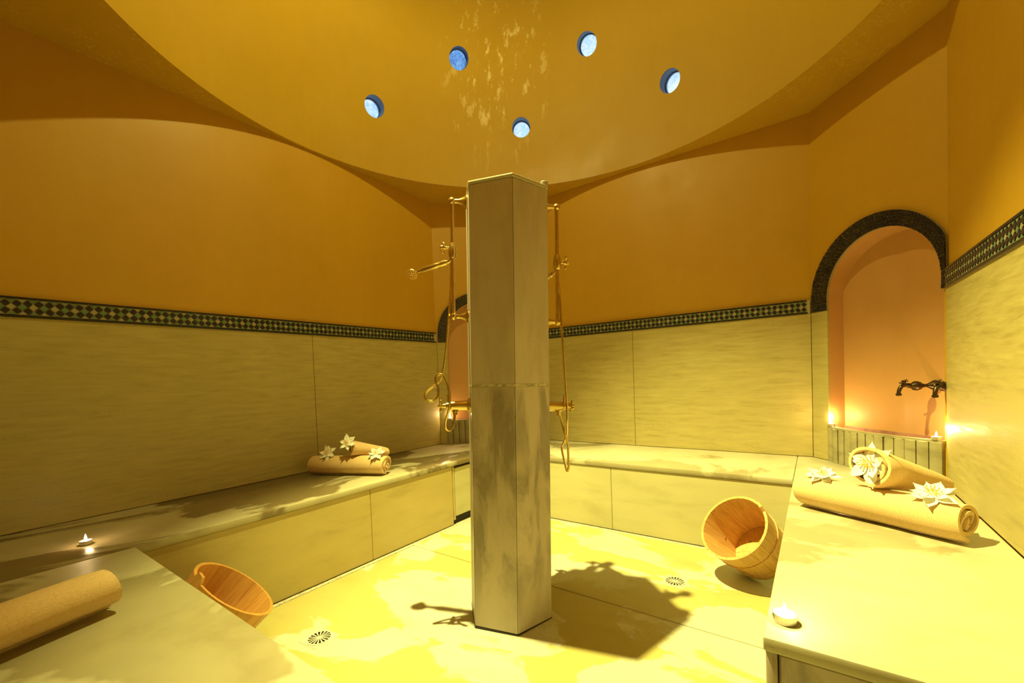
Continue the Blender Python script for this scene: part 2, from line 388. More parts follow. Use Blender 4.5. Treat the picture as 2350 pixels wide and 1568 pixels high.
def arch_z(u, cu, r, zs):
    q = r*r-(u-cu)**2; return zs+math.sqrt(max(q, 0))
def corner_wall(name, w, u0, u1, zs, label):
    """chamfered corner with an arched niche, opening u0..u1"""
    cu, r = (u0+u1)/2, (u1-u0)/2
    bm = bmesh.new()
    def quad(*pts): bm.faces.new([bm.verts.new(p) for p in pts])
    zt = ZS+0.01
    quad(w.p(-0.01, 0, PL), w.p(u0, 0, PL), w.p(u0, zt, PL), w.p(-0.01, zt, PL))
    quad(w.p(u1, 0, PL), w.p(w.w+0.01, 0, PL), w.p(w.w+0.01, zt, PL), w.p(u1, zt, PL))
    N = 40; us = [cu-r*math.cos(math.pi*i/N) for i in range(N+1)]
    for a, b in zip(us, us[1:]): quad(w.p(a, arch_z(a, cu, r, zs), PL), w.p(b, arch_z(b, cu, r, zs), PL), w.p(b, zt, PL), w.p(a, zt, PL))
    quad(w.p(u0, 0, PL), w.p(u1, 0, PL), w.p(u1, ZB+0.02, PL), w.p(u0, ZB+0.02, PL))
    bmesh.ops.remove_doubles(bm, verts=bm.verts, dist=1e-5)
    o = struct(link(name, bmend(bm, name, False), 'plaster_wall'), label)
    # niche lining: jambs, vault and a shallow V-shaped back
    dep = lambda u: 0.105+0.055*(1-abs(u-cu)/r)**0.9
    bm = bmesh.new(); zb = ZB+0.02
    prof = [(u0, zb), (u0, (zb+zs)/2), (u0, zs)]+[(u, arch_z(u, cu, r, zs)) for u in us[1:-1]]+[(u1, zs), (u1, (zb+zs)/2), (u1, zb)]
    f = [bm.verts.new(w.p(u, z, PL)) for u, z in prof]; sh = 0.97
    bk = [bm.verts.new(w.p(cu+(u-cu)*sh, z if z < zs else zs+(z-zs)*sh, -dep(u))) for u, z in prof]
    for i in range(len(prof)-1): bm.faces.new((f[i], f[i+1], bk[i+1], bk[i]))
    # back: columns down to the bottom
    half = [(u, z) for u, z in prof if z >= zs]
    top = [bk[i] for i, (u, z) in enumerate(prof) if z >= zs]
    low = [bm.verts.new(w.p(cu+(u-cu)*sh, zb, -dep(u))) for u, z in half]
    for i in range(len(top)-1): bm.faces.new((top[i], top[i+1], low[i+1], low[i]))
    fr = [bm.verts.new(w.p(cu+(u-cu)*1.0, zb, PL)) for u, z in half]
    for i in range(len(low)-1): bm.faces.new((low[i], low[i+1], fr[i+1], fr[i]))
    bmesh.ops.remove_doubles(bm, verts=bm.verts, dist=1e-4)
    me = bmend(bm, 'niche'); shade(me, 25)
    link('niche', me, 'plaster_niche', o)
    return o
NR = (0.127, 0.780, 1.500); NL = (0.10, 0.72, 1.500)
w_cr = corner_wall('wall_back_right', WCR, *NR, 'chamfered corner wall with arched wash niche at the right')
w_cl = corner_wall('wall_back_left', WCL, *NL, 'chamfered corner wall with arched wash niche behind the pillar')

def mosaic_ring(w, parent, u0, u1, zs, oc, orad, umax):
    cu, r = (u0+u1)/2, (u1-u0)/2
    def edge(t, s, k=0.0):
        """s 0..1 from left foot over the arch to right foot; t 0 inner .. 1 outer"""
        L = zs-B1
        arc = math.pi*(r+0.04); tot = arc+2*L; d = s*tot
        if d < L: pi = (u0, B1+d); po = (oc-orad, B1+d)
        elif d > L+arc: pi = (u1, B1+tot-d); po = (oc+orad, B1+tot-d)
        else:
            a = math.pi-(d-L)/arc*math.pi; pi = (cu+r*math.cos(a), zs+r*math.sin(a)); po = (oc+orad*math.cos(a), zs+orad*math.sin(a))
        u = pi[0]+(po[0]-pi[0])*t; z = pi[1]+(po[1]-pi[1])*t
        return min(max(u, 0.002), umax), z
    N = 72; v = []; f = []
    for i in range(N+1):
        for t in (0, 1):
            u, z = edge(t, i/N); v.append(w.p(u, z, 0.002)); v.append(w.p(u, z, PL-0.004))
    for i in range(N):
        b = i*4; c = b+4
        f += [(b, b+2, c+2, c), (b+1, b, c, c+1), (b+2, b+3, c+3, c+2)]
    f += [(0, 1, 3, 2), (N*4, N*4+2, N*4+3, N*4+1)]
    link('arch_mortar', mesh('arch_mortar', v, f), 'tile_cream', parent)
    rnd = random.Random(3); bm = bmesh.new(); rows = 5; cols = 60
    J = {}
    for i in range(cols+1):
        for j in range(rows+1):
            jt = 0 if j in (0, rows) else rnd.uniform(-0.075, 0.075); js = 0 if i in (0, cols) else rnd.uniform(-0.4, 0.4)/cols
            J[i, j] = (j/rows+jt, i/cols+js)
    for i in range(cols):
        for j in range(rows):
            q = [J[i, j], J[i+1, j], J[i+1, j+1], J[i, j+1]]; ct = sum(a for a, b in q)/4; cs = sum(b for a, b in q)/4
            tri = [q] if rnd.random() < 0.55 else ([[q[0], q[1], q[2]], [q[0], q[2], q[3]]] if rnd.random() < 0.5 else [[q[0], q[1], q[3]], [q[1], q[2], q[3]]])
            for poly in tri:
                pc = (sum(a for a, b in poly)/len(poly), sum(b for a, b in poly)/len(poly))
                pts = [edge(pc[0]+(a-pc[0])*0.86, pc[1]+(b-pc[1])*0.84) for a, b in poly]
                hgt = 0.006+rnd.uniform(-0.0012, 0.0012)
                lo = [bm.verts.new(w.p(u, z, 0.001)) for u, z in pts]; hi = [bm.verts.new(w.p(u, z, hgt)) for u, z in pts]
                try:
                    bm.faces.new(hi); n = len(pts)
                    for k in range(n): bm.faces.new((lo[k], lo[(k+1) % n], hi[(k+1) % n], hi[k]))
                except ValueError: pass
    o = link('arch_tesserae', bmend(bm, 'arch_tesserae', False), 'tile_dark', parent); o['kind'] = 'stuff'
mosaic_ring(WCR, w_cr, *NR, 0.425, 0.418, 0.800)
mosaic_ring(WCL, w_cl, *NL, 0.41, 0.40, 0.815)

# ------------------------------------------------------------------ dado slabs and zellige border
def dado(w, parent, joints, u0, u1, z0=ZB, mat='stone_dado'):
    js = [u0]+joints+[u1]
    for a, b in zip(js, js[1:]): link('dado_slab', w.box('dado_slab', a+0.0012, b-0.0012, z0+0.001, B1-0.001, -0.03, 0.0, 0.0015), mat, parent)
dado(WLt, w_left, [0.30, 1.577-YF], 0.0, WLt.w)
dado(WBk, w_back, [1.12], 0.0, WBk.w)
dado(WRt, w_right, [1.25, 2.45], 0.0, WRt.w, 0.0 if False else ZB)
dado(WFr, w_front, [1.1, 2.3], 0.0, WFr.w)
link('dado_slab', WRt.box('dado_slab', 1.80, WRt.w-0.02, 0.0, ZB, -0.03, 0.0), 'stone_dado', w_right)
link('dado_slab', WFr.box('dado_slab', 0.0, 1.0, 0.0, ZB, -0.03, 0.0), 'stone_dado', w_front)
def dado_corner(w, parent, u0, u1):
    link('dado_slab', w.box('dado_slab', 0.001, u0-0.001, ZB, B1-0.001, -0.03, 0.0, 0.0015), 'stone_dado', parent)
    if w.w-u1 > 0.03: link('dado_slab', w.box('dado_slab', u1+0.001, w.w-0.001, ZB, B1-0.001, -0.03, 0.0, 0.0015), 'stone_dado', parent)
dado_corner(WCR, w_cr, NR[0], NR[1]); dado_corner(WCL, w_cl, NL[0], NL[1])

PITCH = 0.0335
def piece_mesh(name, poly, h=0.006):
    n = len(poly); v = [(x, 0.0, z) for x, z in poly]; cx = sum(x for x, z in poly)/n; cz = sum(z for x, z in poly)/n
    v += [(cx+(x-cx)*0.94, h, cz+(z-cz)*0.94) for x, z in poly]
    return mesh(name, v, [tuple(range(n))[::-1], tuple(range(n, 2*n))]+[(i, (i+1) % n, n+(i+1) % n, n+i) for i in range(n)])
H2 = 0.0335   # row height of the lozenges
def loz(wd, hg, dz=0): return [(-wd, dz), (0, dz-hg), (wd, dz), (0, dz+hg)]
P_DARK = [piece_mesh('tile', [(x+random.uniform(-.0012, .0012), z+random.uniform(-.0012, .0012)) for x, z in loz(0.0150, 0.0152)]) for _ in range(5)]
P_MID = piece_mesh('tile', loz(0.0148, 0.0150), 0.004)
P_TRI = piece_mesh('tile', [(-0.0145, 0), (0.0145, 0), (0, -0.0146)], 0.004)
P_TRB = piece_mesh('tile', [(-0.0145, 0), (0, 0.0146), (0.0145, 0)], 0.004)
def dup_mats(me, mats):
    out = {}
    for m in mats:
        c = me.copy(); c.materials.append(MATS[m]); out[m] = c
    return out
D_DARK = [dup_mats(m, ['tile_dark'])['tile_dark'] for m in P_DARK]
LIGHT = ['tile_green', 'tile_sage', 'tile_cream']
D_MID, D_TRI, D_TRB = dup_mats(P_MID, LIGHT), dup_mats(P_TRI, LIGHT), dup_mats(P_TRB, LIGHT)
D_EDGE = {}
for L in (0.085, 0.105, 0.125):
    D_EDGE[L] = mesh('edge_tile', [(x, y, z) for x in (0.0008, L-0.0008) for y in (0.0, 0.007) for z in (-0.0044, 0.0044)], [(0, 1, 3, 2), (4, 6, 7, 5), (0, 2, 6, 4), (1, 5, 7, 3), (0, 4, 5, 1), (2, 3, 7, 6)])
    D_EDGE[L].materials.append(MATS['tile_dark'])
def border(w, parent, u0, u1, single):
    """single(u): True where a tile is large enough in view to be a piece of its own"""
    link('border_mortar', w.box('border_mortar', u0, u1, B1, B2, -0.03, 0.002), 'tile_mortar', parent)
    rnd = random.Random(int(w.w*1000)); ang = math.atan2(w.t.y, w.t.x)
    # local +y of a piece must be the wall normal
    flip = Vector((-w.t.y, w.t.x)).dot(w.n) < 0
    R = Matrix.Rotation(ang+(math.pi if flip else 0), 4, 'Z')
    zc = (B1+B2)/2; joined = {}
    def put(me, u, z):
        p = w.p(u, z, 0.0015); Mx = Matrix.Translation(p) @ R @ Matrix.Rotation(0.0 if me.name.startswith('edge') else rnd.uniform(-0.05, 0.05), 4, 'Y')
        if single(u):
            o = bpy.data.objects.new('edge_tile' if me.name.startswith('edge') else 'tile', me); COL.objects.link(o); o.parent = parent; o.matrix_local = Mx
        else: joined.setdefault(me.materials[0].name, []).append((me, Mx))
    n = int((u1-u0)/PITCH)
    for k in range(n):
        u = u0+PITCH*(k+0.5)
        for s in (-1, 1): put(rnd.choice(D_DARK), u, zc+s*H2/2)
        if k < n-1:
            put(D_MID['tile_cream' if k % 2 else 'tile_green'], u+PITCH/2, zc)
            put(D_TRI['tile_green' if k % 2 else rnd.choice(['tile_sage', 'tile_cream'])], u+PITCH/2, zc+H2+0.001)
            put(D_TRB['tile_green' if k % 2 else rnd.choice(['tile_sage', 'tile_cream'])], u+PITCH/2, zc-H2-0.001)
    for z in (B1+0.0045, B2-0.0045):
        u = u0
        while u < u1-0.08:
            L = rnd.choice([0.085, 0.105, 0.125])
            if u+L > u1: L = 0.085
            put(D_EDGE[L], (u+L) if flip else u, z); u += L
    for mn, lst in joined.items():
        bm = bmesh.new()
        for me, Mx in lst:
            k = len(bm.verts); bm.from_mesh(me); bm.verts.ensure_lookup_table()
            bmesh.ops.transform(bm, matrix=Mx, verts=bm.verts[k:])
        me2 = bpy.data.meshes.new('distant_tiles'); bm.to_mesh(me2); bm.free(); me2.materials.clear(); me2.materials.append(bpy.data.materials[mn])
        o = link('distant_tiles', me2, None, parent); o['kind'] = 'stuff'
border(WLt, w_left, 0.01, WLt.w-0.005, lambda u: 0.42 < u < 1.95)
border(WBk, w_back, 0.005, WBk.w-0.005, lambda u: u > 1.45)
border(WRt, w_right, 0.01, WRt.w-0.01, lambda u: 0.45 < u < 1.15)
border(WFr, w_front, 0.01, WFr.w-0.01, lambda u: False)

# ------------------------------------------------------------------ floor
fl = struct(link('floor', box('floor', (-0.1, YF-0.1, -0.12), (XR+0.1, YB+0.1, -0.0035)), 'grout'), 'pale wet stone slab floor around the pillar')
def slab(x0, y0, x1, y1, dz=0.0): link('floor_slab', box('floor_slab', (x0+0.0015, y0+0.0015, -0.03), (x1-0.0015, y1-0.0015, dz), 0.002, 1), 'stone_floor', fl)
slab(WL+0.026, 1.77, BXR, BYF-0.03, 0.002); slab(WL+0.026, NYB, BXR, 1.77)
slab(BXR, YF, XR, RYE); slab(2.42, YF, BXR, NYB)
link('grout_strip', box('grout_strip', (WL, NYB, -0.03), (WL+0.0255, BYF-0.03, 0.003), 0.002, 1), 'grout', fl)
link('grout_strip', box('grout_strip', (WL, BYF-0.029, -0.03), (BXR, BYF, 0.003), 0.002, 1), 'grout', fl)

# ------------------------------------------------------------------ benches
def bench(name, label, top, risers, tm='stone_top', rm='stone_riser'):
    b = thing(name, label, 'bench', (0, 0, 0))
    xs = [p[0] for p in top]; ys = [p[1] for p in top]; c = Vector((sum(xs)/len(xs), sum(ys)/len(ys), 0))
    b.location = c
    def L(me): me.transform(Matrix.Translation(-c)); return me
    link('top_slab', L(prism('top_slab', top, ZB-0.034, ZB, 0.006, 2)), tm, b)
    for (x0, y0, x1, y1) in risers:
        link('riser_panel', L(box('riser_panel', (x0, y0, 0.002), (x1, y1, ZB-0.034), 0.003, 1)), rm, b)
    return b
E = 0.001
bl = bench('stone_bench', 'long stone bench with hatch panel along the left wall', [(E, YF+E), (WL, YF+E), (WL, YB-E), (DB.x+E, YB-E), (E, DA.y-E)],
      [(WL-0.05, NYB, WL-0.008, 1.486), (WL-0.05, 1.488, WL-0.008, 2.195)], 'stone_top_damp', 'stone_riser_bounce')
bb = bench('stone_bench', 'brightly lit stone bench along the back wall right of the pillar', [(WL+E, BYF), (BXR-E, BYF), (BXR-E, YB-E), (WL+E, YB-E)],
      [(WL-0.009, BYF+0.008, 1.75, BYF+0.05), (1.752, BYF+0.008, BXR+0.0075, BYF+0.05)])
br = bench('stone_bench', 'stone bench along the right wall with a brown end panel and a rolled towel', [(BXR, RYE), (XR-E, RYE), (XR-E, CB.y), (CA.x, YB-E), (BXR, YB-E)],
      [(BXR+0.008, RYE+0.05, BXR+0.05, 1.85), (BXR+0.008, 1.852, BXR+0.05, BYF+0.06)])
bn = bench('stone_bench', 'stone bench in the left foreground carrying a single rolled towel', [(WL+E, YF+E), (2.42, YF+E), (2.42, NYB), (WL+E, NYB)],
      [(WL+0.012, NYB-0.075, 1.6, NYB-0.03), (1.602, NYB-0.075, 2.41, NYB-0.03), (2.375, YF+0.01, 2.41, NYB-0.08)])
# end panel of the right bench, set in a stone frame
c = br.location
def addto(b, name, me, mat): me.transform(Matrix.Translation(-b.location)); return link(name, me, mat, b)
addto(br, 'end_panel', box('end_panel', (BXR+0.030, RYE+0.016, 0.002), (XR-0.012, RYE+0.05, ZB-0.040), 0.004, 1), 'stone_pillar')
addto(br, 'corner_post', box('corner_post', (BXR+0.004, RYE+0.008, 0.002), (BXR+0.027, RYE+0.048, ZB-0.0345), 0.005, 2), 'stone_pillar')
# hatch panel at the far end of the left bench
addto(bl, 'hatch_recess', box('hatch_recess', (WL-0.06, 2.197, 0.002), (WL-0.03, 2.66, ZB-0.036)), 'dark_gap')
addto(bl, 'hatch_jamb', box('hatch_jamb', (WL-0.03, 2.203, 0.03), (WL-0.010, 2.222, ZB-0.038), 0.003, 1), 'stone_riser_bounce')
hp = addto(bl, 'hatch_panel', box('hatch_panel', (WL-0.03, 2.228, 0.055), (WL-0.012, 2.60, ZB-0.052), 0.003, 1), 'stone_riser')
addto(bl, 'hatch_jamb', box('hatch_jamb', (WL-0.03, 2.606, 0.002), (WL-0.010, BYF+0.0075, ZB-0.038), 0.003, 1), 'stone_riser')

# ------------------------------------------------------------------ wash basins in the niches
def basin(w, u0, u1, label, nst, bow):
    b = thing('wash_basin', label, 'basin', w.p((u0+u1)/2, ZB, 0.0)); inv = Matrix.Translation(-b.location)
    zt = 0.69; cu = (u0+u1)/2; hw = (u1-u0)/2
    off = lambda u: 0.004+bow*(1-((u-cu)/hw)**2)
    rnd = random.Random(nst)
    for k in range(nst):
        a = u0+(u1-u0)*k/nst+0.0022; c_ = u0+(u1-u0)*(k+1)/nst-0.0022; m = (a+c_)/2; dj = rnd.uniform(-0.003, 0.003)
        bm = bmesh.new(); sec = []
        for t in (0, 0.25, 0.5, 0.75, 1):
            u = a+(c_-a)*t; sec.append((u, off(u)+0.007*(1-(2*t-1)**2)+dj))
        sec += [(c_, off(c_)-0.03), (a, off(a)-0.03)]
        top = zt-0.010+rnd.uniform(-0.002, 0.001)
        lo = [bm.verts.new(w.p(u, ZB+0.001, d)) for u, d in sec]; hi = [bm.verts.new(w.p(u, top, d)) for u, d in sec]
        bm.faces.new(lo); bm.faces.new(hi); n = len(sec)
        for i in range(n): bm.faces.new((lo[i], lo[(i+1) % n], hi[(i+1) % n], hi[i]))
        bmesh.ops.bevel(bm, geom=[e for e in bm.edges if e.verts[0].co.z > top-1e-4 and e.verts[1].co.z > top-1e-4], offset=0.003, segments=1, affect='EDGES')
        me = bmend(bm, 'stave', True, 35); me.transform(inv); link('stave', me, 'stone_basin', b)
    # backing behind the staves, rim and bowl
    N = 24; bm = bmesh.new(); us = [u0+(u1-u0)*i/N for i in range(N+1)]
    depth = -0.10
    def strip(a, b): 
        for i in range(len(a)-1): bm.faces.new((a[i], a[i+1], b[i+1], b[i]))
    fo = [bm.verts.new(w.p(u, zt-0.012, off(u)+0.002)) for u in us]; ft = [bm.verts.new(w.p(u, zt, off(u)+0.002)) for u in us]
    it = [bm.verts.new(w.p(u, zt, off(u)-0.030)) for u in us]; ib = [bm.verts.new(w.p(u, zt-0.012, off(u)-0.032)) for u in us]
    strip(fo, ft); strip(ft, it); strip(it, ib); strip(ib, fo)
    for i in (0, -1): bm.faces.new((fo[i], ft[i], it[i], ib[i]))
    me = bmend(bm, 'rim', True, 35); me.transform(inv); link('rim', me, 'stone_basin', b)
    bm = bmesh.new()
    i1 = [bm.verts.new(w.p(u, zt-0.012, off(u)-0.0305)) for u in us]; i2 = [bm.verts.new(w.p(cu+(u-cu)*0.9, zt-0.12, off(u)*0.6-0.05)) for u in us]
    i3 = [bm.verts.new(w.p(cu+(u-cu)*0.9, zt-0.12, depth+0.01)) for u in us]; i4 = [bm.verts.new(w.p(u, zt-0.001, depth)) for u in us]
    strip(i1, i2); strip(i2, i3); strip(i3, i4)
    for e in (0, -1): bm.faces.new((i1[e], i2[e], i3[e], i4[e]))
    me = bmend(bm, 'bowl', True, 50); me.transform(inv); link('bowl', me, 'basin_inside', b)
    return b
basin(WCR, 0.118, 0.783, 'ribbed stone wash basin in the niche at the right, behind a rolled towel', 13, 0.05)
basin(WCL, 0.06, 0.74, 'ribbed stone wash basin half hidden behind the pillar', 12, 0.05)

# taps in the right niche
def cross_handle(bm, o, axis, r=0.024, rb=0.006, n=10):
    x, y, d = frame_of(Vector(axis)); o = Vector(o)
    lathe_bm(bm, [(-0.012, 0.0), (-0.012, 0.008), (0.0, 0.011), (0.010, 0.008), (0.014, 0.0)], o, d, n)
    for a in range(4):
        v = x*math.cos(a*math.pi/2+0.4)+y*math.sin(a*math.pi/2+0.4)
        lathe_bm(bm, [(0.004, 0.0038), (r*0.75, 0.0035), (r*0.85, rb*0.7), (r, rb), (r+rb*0.8, rb*0.6), (r+rb, 0.0)], o, v, 8)
def wall_tap(o, axis, label, k=0.82):
    axis = Vector(axis).normalized(); side = Vector((axis.y, -axis.x, 0))
    t = thing('wall_tap', label, 'tap', o, 0, 'taps in the right niche')
    link('escutcheon', lathe('escutcheon', [(0, 0.034), (0.006, 0.034), (0.02, 0.026), (0.045, 0.012)], (0, 0, 0), axis, 18), 'bronze_dark', t)
    link('body', lathe('body', [(0.04, 0.010), (0.07, 0.012), (0.082, 0.024), (0.1, 0.031), (0.118, 0.028), (0.13, 0.016), (0.15, 0.011), (0.16, 0.0)], (0, 0, 0), axis, 16), 'bronze_dark', t)
    p = [axis*0.115, axis*0.15+Vector((0, 0, 0.006)), axis*0.18+Vector((0, 0, 0.0)), axis*0.195+Vector((0, 0, -0.025)), axis*0.20+Vector((0, 0, -0.05))]
    s = link('spout', tube('spout', catmull(p, 6), lambda q: 0.014-0.004*q, 12), 'bronze_dark', t)
    link('spout_lip', lathe('spout_lip', [(0, 0.014), (0.010, 0.016), (0.016, 0.014)], axis*0.20+Vector((0, 0, -0.046)), (0.1, 0, -1), 14), 'bronze_dark', s)
    bm = bmesh.new(); cross_handle(bm, axis*0.172+Vector((0, 0, 0.026)), (-0.6, -0.2, 0.75), 0.026); lathe_bm(bm, [(0, 0.006), (0.03, 0.005)], axis*0.165, (0, 0, 1), 8)
    link('handle', bmend(bm, 'handle'), 'bronze_dark', t)
    t.scale = (k, k, k)
TP = WCR.p(0.655, 0.955, -0.119)
wall_tap(TP, (-0.90, -0.36, 0), 'dark bronze wall tap with curved spout in the right niche')
wall_tap(WCR.p(0.760, 0.955, -0.103), (-0.60, -0.80, 0), 'dark bronze wall tap cut off by the right wall edge')

# ------------------------------------------------------------------ hexagonal shower pillar
PC = Vector((1.745, 1.471, 0)); PS = 0.197; PH = 1.906
lean_dir = Vector((0.036, 0.029, 0)); LEAN = Matrix.Rotation(lean_dir.length/1.9, 4, Vector((-lean_dir.y, lean_dir.x, 0)))
def pillar():
    t = thing('shower_pillar', 'hexagonal stone clad pillar with water stains in the middle of the room', 'pillar')
    t.matrix_world = Matrix.Translation(PC) @ LEAN
    A0 = -105.0; ap = PS*math.cos(math.radians(30)); zj = 1.045
    core = [(PS*0.93*math.cos(math.radians(A0+60*k)), PS*0.93*math.sin(math.radians(A0+60*k))) for k in range(6)]
    link('core', prism('core', core, 0.0, PH-0.01), 'stone_pillar', t)
    for k in range(6):
        a0, a1 = math.radians(A0+60*k), math.radians(A0+60*k+60)
        def P(a, r): return Vector((r*math.cos(a), r*math.sin(a)))
        o0, o1, i0, i1 = P(a0, PS), P(a1, PS), P(a0, PS-0.020), P(a1, PS-0.020)
        e = (o1-o0).normalized()*0.0008
        for z0, z1 in ((0.007, zj-0.005), (zj+0.005, PH-0.016)):
            link('facing_panel', prism('facing_panel', [o0+e, o1-e, i1-e, i0+e], z0, z1, 0.0022, 1), 'stone_pillar', t)
    j = [(PS*1.001*math.cos(math.radians(A0+60*k)), PS*1.001*math.sin(math.radians(A0+60*k))) for k in range(6)]
    link('grout_joint', prism('grout_joint', j, zj-0.006, zj+0.006), 'grout', t)
    b = [(PS*1.008*math.cos(math.radians(A0+60*k)), PS*1.008*math.sin(math.radians(A0+60*k))) for k in range(6)]
    link('base_joint', prism('base_joint', b, -0.004, 0.006, 0.002, 1), 'dark_gap', t)
    cp = [(PS*1.015*math.cos(math.radians(A0+60*k)), PS*1.015*math.sin(math.radians(A0+60*k))) for k in range(6)]
    link('cap', prism('cap', cp, PH-0.015, PH, 0.003, 2), 'stone_top', t)
    return t
pillar()
cu_ = PC+LEAN @ Vector((0.165, 0.065, PH)); 
cup = tag(link('metal_cup', lathe('metal_cup', [(0.0, 0.016), (0.001, 0.017), (0.026, 0.018), (0.028, 0.016), (0.027, 0.014), (0.006, 0.013)], cu_, (0, 0, 1), 20), 'steel'), 'small metal cup standing on top of the pillar at its right corner', 'cup')

def shower(a, label, zt, zsl, zlo, zv, hdir, hose_px, handset=True, hv=0.0, kz=0.0):
    t = thing('hand_shower_set', label, 'shower', (0, 0, 0), 0, 'brass shower sets on the pillar')
    t.matrix_world = Matrix.Translation(PC) @ LEAN @ Matrix.Rotation(math.radians(a), 4, 'Z')
    FU = PS*math.cos(math.radians(30))+0.0005; U = 0.238
    link('slide_bar', lathe('slide_bar', [(0, 0.0085), (zt-zlo, 0.0085)], (U, 0, zlo), (0, 0, 1), 14), 'brass', t)
    for z in (zt, zlo):
        bm = bmesh.new()
        lathe_bm(bm, [(0, 0.030), (0.004, 0.030), (0.008, 0.024), (0.020, 0.018), (0.036, 0.011), (0.055, 0.0095), (U-FU, 0.0095)], (FU, 0, z), (1, 0, 0), 16)
        lathe_bm(bm, ball_prof(0.0165), (U, 0, z), (0, 0, 1), 14)
        link('bracket', bmend(bm, 'bracket'), 'brass', t)
    s = link('slider', lathe('slider', [(-0.034, 0.0), (-0.034, 0.012), (-0.028, 0.0165), (-0.005, 0.019), (0.018, 0.016), (0.034, 0.011), (0.036, 0.0)], (U, 0, zsl), (0, 0, 1), 16), 'brass', t)
    bm = bmesh.new(); lathe_bm(bm, [(0.010, 0.006), (0.034, 0.0055)], (U, 0, zsl+kz), (1, 0.1, 0), 10); cross_handle(bm, (U+0.042, 0.004, zsl+kz), (1, 0.12, 0.1), 0.024, 0.0065)
    link('slider_knob', bmend(bm, 'slider_knob'), 'brass', s)
    if handset:
      hd = Vector(hdir).normalized(); h0 = Vector((U, hv, zsl-0.040)) + Vector((hd.x, hd.y, 0)).normalized()*0.02
      bm = bmesh.new(); lathe_bm(bm, [(-0.012, 0.011), (0.0, 0.013), (0.020, 0.013)], h0+hd*0.02, hd, 12); lathe_bm(bm, [(0, 0.007), ((h0-Vector((U, 0, zsl-0.03))).length+0.01, 0.007)], (U, 0, zsl-0.03), h0-Vector((U, 0, zsl-0.03)), 10)
      link('holder', bmend(bm, 'holder'), 'brass', s)
      hs = link('handset', lathe('handset', [(-0.015, 0.0), (-0.015, 0.008), (0.015, 0.0085), (0.055, 0.011), (0.062, 0.0135), (0.072, 0.0115), (0.125, 0.013), (0.135, 0.009), (0.150, 0.0075), (0.172, 0.0065), (0.185, 0.0)], h0, hd, 16), 'brass', t)
      hc = h0+hd*0.186; fd = (hd*0.25+Vector((0.0, 0.72, -0.55))).normalized()
      link('spray_head', lathe('spray_head', [(-0.022, 0.008), (-0.012, 0.014), (0.0, 0.022), (0.004, 0.0255), (0.010, 0.0255), (0.0105, 0.0)], hc, fd, 20), 'brass', hs)
      x, y, d = frame_of(fd); bm = bmesh.new()
      for k in range(16):
          rr = 0.019 if k < 10 else 0.011; q = 2*math.pi*(k/10 if k < 10 else (k-10)/6)
          lathe_bm(bm, [(0.0095, 0.0021), (0.0116, 0.0021)], hc+(x*math.cos(q)+y*math.sin(q))*rr, d, 6)
      link('nozzles', bmend(bm, 'nozzles', False), 'bronze_dark', hs)
      path = [h0-hd*0.012]+[Vector((u, v, z)) for u, v, z in hose_px]
      link('hose', tube('hose', catmull(path, 10), 0.0058, 8, 0.12), 'brass', t)
    bm = bmesh.new()
    lathe_bm(bm, [(0, 0.034), (0.005, 0.034), (0.012, 0.026), (0.018, 0.022), (0.085, 0.021), (0.088, 0.017), (0.105, 0.016), (0.108, 0.011), (0.118, 0.010)], (FU, 0, zv), (1, 0, 0), 18)
    lathe_bm(bm, [(0, 0.014), (0.028, 0.013), (0.030, 0.010), (0.040, 0.010)], (U, 0, zv), (0, 0, -1), 12)
    vb = link('valve_body', bmend(bm, 'valve_body'), 'brass', t)
    bm = bmesh.new(); cross_handle(bm, (FU+0.130, 0, zv), (1, 0, 0), 0.023, 0.007)
    link('valve_handle', bmend(bm, 'valve_handle'), 'brass', vb)
    bm = bmesh.new(); lathe_bm(bm, [(0.0, 0.007), (0.028, 0.007), (0.030, 0.0105), (0.036, 0.0105), (0.038, 0.0)], (FU+0.095, 0, zv+0.014), (0, 0, 1), 10)
    link('diverter', bmend(bm, 'diverter'), 'brass', vb)
    return t
def hp(pts, x0, zf, sgn):   # hose pixels (x, y, v) of the photo measured against the bar -> metres in the plane of the set
    return [(0.238+(x0-x)*sgn*0.0020, v, zf(y)) for x, y, v in pts]
zl = lambda y: 1.858-(y-467)*0.001933
hose_l = hp([(1033, 640, -.022), (1029, 700, -.022), (1021, 790, -.022), (1013, 848, -.022), (1004, 876, -.016), (988, 890, -.010), (973, 904, 0), (974, 917, .004), (987, 922, .006), (999, 912, .008), (1000, 894, .012),
              (995, 878, .014), (997, 866, .014), (1006, 861, .018), (1015, 868, .024), (1022, 890, .036), (1025, 920, .040), (1022, 945, .036), (1016, 968, .020), (1016, 984, .010), (1023, 991, 0.0), (1031, 983, 0.0), (1035, 965, 0), (1036, 948, 0)], 1037, zl, 1)
shower(225, 'brass hand shower on the left side of the pillar with a knotted hose', 1.858, 1.640, 1.352, 0.955, (0.86, -0.42, -0.20), hose_l, hv=-0.02, kz=0.012)
zr = lambda y: 1.856-(y-470)*0.001998
hose_r = hp([(1281, 625, .020), (1281, 680, -.018), (1284, 745, -.024), (1288, 830, -.03), (1292, 915, -.036), (1294, 960, -.034), (1297, 990, -.012), (1294, 1010, .010), (1288, 1024, .014), (1289, 1040, .010), (1294, 1068, 0), (1297, 1080, -.004),
              (1300, 1070, -.01), (1299, 1035, -.012), (1298, 1015, -.014), (1291, 992, -.012), (1286, 965, 0), (1280, 944, 0)], 1278, zr, -1)
shower(45, 'brass hand shower on the right side of the pillar with a twisted hanging hose', 1.856, 1.605, 1.332, 0.94, (-0.25, 0.95, -0.10), hose_r, hv=0.02, kz=0.0)
shower(105, 'brass hand shower on the far side of the pillar, hidden behind it', 1.856, 1.62, 1.34, 0.95, (0.10, 0.95, -0.25), hose_r, handset=False)

